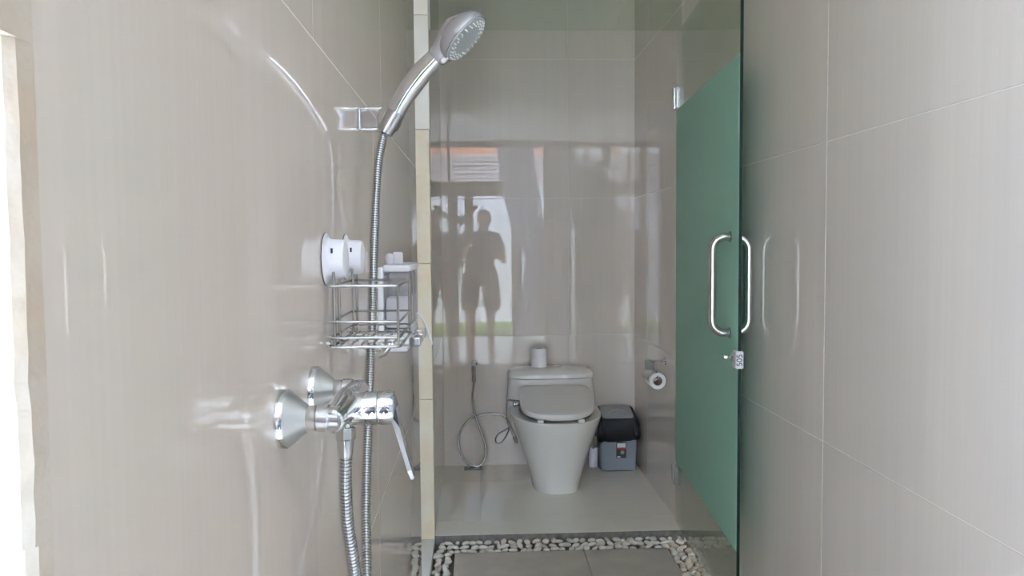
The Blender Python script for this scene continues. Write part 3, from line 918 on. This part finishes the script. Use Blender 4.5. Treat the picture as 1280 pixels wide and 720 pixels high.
b = MB()
NR, NCV = 40, 60
rows = []
prof = [(0.0, .52, .90), (.35, .58, .92), (.95, .655, .93), (1.04, .660, .93), (1.12, .650, .93), (1.5, .49, .93), (2.0, .36, .88), (2.2, .335, .83), (2.62, .29, .79)]
for i in range(NR + 1):
    z = .03 + 2.60 * i / NR
    for (za, la, ra), (zb_, lb_, rb_) in zip(prof, prof[1:]):
        if za <= z <= zb_ + .03:
            t = min(1, (z - za) / (zb_ - za)); xa = la + (lb_ - la) * t; xb = ra + (rb_ - ra) * t
            break
    pin = math.exp(-((z - 1.04) / .12) ** 2)
    rows.append([b.b.verts.new((xa + (xb - xa) * k / NCV, -1.86 + .035 * (1 - .6 * pin) * math.sin(k / NCV * 2 * PI * 8), z)) for k in range(NCV + 1)])
for a, c in zip(rows, rows[1:]):
    for k in range(NCV):
        b.b.faces.new((a[k], a[k + 1], c[k + 1], c[k]))
cu = b.build('curtain', CURT)
tag(cu, 'white tied-back curtain at the window behind, seen mirrored in the back wall tiles', 'curtain')
sm = cu.modifiers.new('thickness', 'SOLIDIFY'); sm.thickness = .002
tie = MB().tube([(.655, -1.80, 1.03), (.76, -1.795, 1.06), (.868, -1.80, 1.04)], .018, 8).build('tie_band', CURT, cu)

struct(MB().box(-8, 6, -16, 12, -0.25, -0.13).build('ground', PAVE, smooth=False))
MB().box(-3.0, 2.5, -5.0, -2.75, -0.13, -0.07).build('lawn', LAWN, smooth=False)['kind'] = 'structure'
struct(MB().box(-4.2, 3.0, -5.4, -5.2, -0.13, 2.35).build('garden_wall_back', GWALL, smooth=False))
struct(MB().box(-2.75, -2.55, -3.6, 8.0, -0.13, 2.75).build('garden_wall_left', GWALL, smooth=False))
nb_ = thing('neighbour_house', (0, -8, -.13), 'neighbouring house with pale shingles and orange clay roof, seen mirrored above the people', 'house')
MB().box(-3.2, 3.0, -9.6, -6.0, -.13, 2.2).build('wall', CREAMW, nb_, smooth=False)
b = MB(); b.loft([[Vector((x, -5.75, 2.15)), Vector((x, -5.75, 2.25)), Vector((x, -7.3, 3.15)), Vector((x, -7.3, 3.05))] for x in (-3.6, 3.2)])
rf = b.build('roof', SHING, nb_, smooth=False)
b = MB()
dsl = Vector((0, -1.55, .9)).normalized()
for r in range(9):
    p = Vector((0, -5.75, 2.255)) + dsl * .19 * r
    for k in range(30):
        xx = -3.5 + .22 * k + (.11 if r % 2 else 0)
        e = dsl * .2
        n_ = Vector((0, .5, .87)) * .016
        b.loft([[p + Vector((xx, 0, 0)) + n_, p + Vector((xx + .205, 0, 0)) + n_, p + e + Vector((xx + .205, 0, 0)), p + e + Vector((xx, 0, 0))],
                [p + Vector((xx, 0, 0)) + n_ * 2, p + Vector((xx + .205, 0, 0)) + n_ * 2, p + e + Vector((xx + .205, 0, 0)) + n_ * .4, p + e + Vector((xx, 0, 0)) + n_ * .4]])
o = b.build('shingles', SHING, nb_, smooth=False); o['kind'] = 'stuff'
b = MB(); b.loft([[Vector((x, -7.2, 2.9)), Vector((x, -7.2, 3.0)), Vector((x, -9.6, 4.6)), Vector((x, -9.6, 4.5))] for x in (-1.2, 3.2)])
orf = b.build('upper_roof', ORANGE, nb_, smooth=False)
b = MB()
for k in range(20):
    xx = -1.1 + .22 * k
    b.tube([(xx, -7.15, 3.01), (xx, -9.6, 4.63)], .06, 8)
o = b.build('roof_tile_rows', ORANGE, nb_); o['kind'] = 'stuff'

# ---------------------------------------------------------------- the photographer, mirrored in the back wall
def fuse(mb, name, m, parent, voxel, smooth_it=4):
    o = mb.build(name, m, parent)
    r = o.modifiers.new('r', 'REMESH'); r.mode = 'VOXEL'; r.voxel_size = voxel; r.use_smooth_shade = True
    s = o.modifiers.new('s', 'SMOOTH'); s.iterations = smooth_it; s.factor = .5
    dg = bpy.context.evaluated_depsgraph_get()
    me = bpy.data.meshes.new_from_object(o.evaluated_get(dg))
    o.modifiers.clear()
    o.data = me
    for p in me.polygons:
        p.use_smooth = True
    if not me.materials:
        me.materials.append(m)
    return o

PX, PY = 0.045, -0.36
ps = thing('person', (PX, PY, 0), 'person in shirt and shorts holding a small camera, mirrored in the back wall tiles', 'person')
def q(x, y, z):
    return (PX + x, PY + y, z)
body = MB()
HXo = .05  # head leans to its left
# trunk
body.ball(q(0, 0, .98), .15, 20, (1.05, .78, .75))
body.ball(q(0, 0, 1.12), .14, 20, (1.0, .74, 1.0))
body.ball(q(.005, .0, 1.28), .155, 20, (1.05, .72, .95))
body.capsule(q(-.13, 0, 1.375), q(.14, 0, 1.375), .062, .062)
body.capsule(q(.01, -.005, 1.39), q(.045, .012, 1.50), .058, .052)
# head
body.ball(q(HXo, .025, 1.595), .082, 24, (.92, 1.10, 1.28))
body.ball(q(HXo, .055, 1.545), .055, 20, (.95, 1.0, .95))
body.capsule(q(HXo, .112, 1.60), q(HXo, .124, 1.567), .008, .015, 10)      # nose
for s in (-1, 1):
    body.ball(q(HXo + s * .077, .018, 1.590), .026, 12, (.35, .75, 1.2))    # ears
    body.ball(q(HXo + s * .030, .098, 1.612), .016, 10, (1.3, .6, .6))      # brow
body.ball(q(HXo, .108, 1.540), .016, 10, (1.4, .6, .35)); body.ball(q(HXo, .106, 1.529), .015, 10, (1.3, .6, .35))   # lips
body.ball(q(HXo, .092, 1.508), .022, 10)                                     # chin
CAMP = Vector((0.0, -0.022, 1.30))
for s in (-1, 1):
    sh = q(s * .185 + .003, -.005, 1.375)
    el = Vector((PX + s * (.275 if s > 0 else .262), -.30, 1.115))
    wr_ = Vector((s * .088, -.075, 1.262))
    body.capsule(sh, el, .050, .038); body.capsule(el, wr_, .040, .026)
    # palm, four fingers curled round the camera body, thumb behind it
    pc = Vector((s * .078, -.048, 1.283))
    body.capsule(wr_, pc, .024, .026); body.ball(pc, .030, 14, (.55, .85, 1.05))
    for k, (ln, dz) in enumerate(((.040, .026), (.044, .009), (.041, -.008), (.034, -.024))):
        a = pc + Vector((-s * .002, .012, dz)); m1 = Vector((s * .062, -.006, 1.292 + dz * .85)); t1 = Vector((s * (.062 - ln * .62), -.0035, 1.294 + dz * .8))
        body.capsule(a, m1, .0092, .0085, 10); body.capsule(m1, t1, .0085, .0072, 10)
    body.capsule(pc + Vector((-s * .004, -.014, .0)), Vector((s * .055, -.062, 1.305)), .012, .010, 10)
    body.capsule(Vector((s * .055, -.062, 1.305)), Vector((s * .032, -.055, 1.318)), .010, .008, 10)
    # legs and feet
    hp_ = q(s * .095, 0, .93); kn = q(s * .115, .015, .50); an = q(s * .12, -.005, .09)
    body.capsule(hp_, kn, .085, .055); body.capsule(kn, q(s * .118, -.012, .36), .050, .050); body.capsule(q(s * .118, -.012, .36), an, .050, .033)
    body.capsule(q(s * .12, -.03, .036), q(s * .14, .10, .032), .033, .034); body.capsule(q(s * .14, .10, .032), q(s * .145, .17, .022), .032, .021)
fuse(body, 'body', SKIN, ps, .0065, 3)
hair = MB().ball(q(HXo, .008, 1.622), .088, 24, (.93, 1.06, 1.0))
bmesh.ops.delete(hair.b, geom=[v for v in hair.b.verts if v.co.z < 1.60 - (.05 if v.co.y < PY else 0) or v.co.y > PY + .085 and v.co.z < 1.655], context='VERTS')
ho = hair.build('hair', HAIR, ps)
ho.modifiers.new('t', 'SOLIDIFY').thickness = .010
for s in (-1, 1):
    MB().ball(q(HXo + s * .031, .101, 1.592), .0125, 12).build('eye', EYEW, ps)
shirt = MB()
shirt.ball(q(0, 0, 1.00), .175, 20, (1.08, .82, .60)); shirt.ball(q(0, 0, 1.12), .165, 20, (1.06, .80, 1.0)); shirt.ball(q(.004, 0, 1.27), .172, 20, (1.08, .76, .92))
shirt.capsule(q(-.14, 0, 1.375), q(.15, 0, 1.375), .078, .078)
for s in (-1, 1):
    shirt.capsule(q(s * .18, -.004, 1.375), (PX + s * .238, -.325, 1.225), .070, .068)
fuse(shirt, 'shirt', SHIRT, ps, .009, 3)
sho = MB()
sho.ball(q(0, 0, .93), .172, 20, (1.06, .82, .62))
for s in (-1, 1):
    sho.capsule(q(s * .105, 0, .90), q(s * .135, .012, .60), .112, .108)
fuse(sho, 'shorts', SHORT, ps, .009, 3)
cc = thing('compact_camera', (0, -.025, 1.27), 'small dark compact camera held by the mirrored person', 'camera')
MB().box(-.052, .052, -.040, -.016, 1.272, 1.330, .004, 2).build('camera_body', PLAST_K, cc)
MB().lathe((0.0, -.016, 1.30), (0, 1, 0), [(0, .024), (.005, .024), (.006, .020), (.0085, .019), (.0088, .012)], 28).build('lens_barrel', SILVERP, cc)
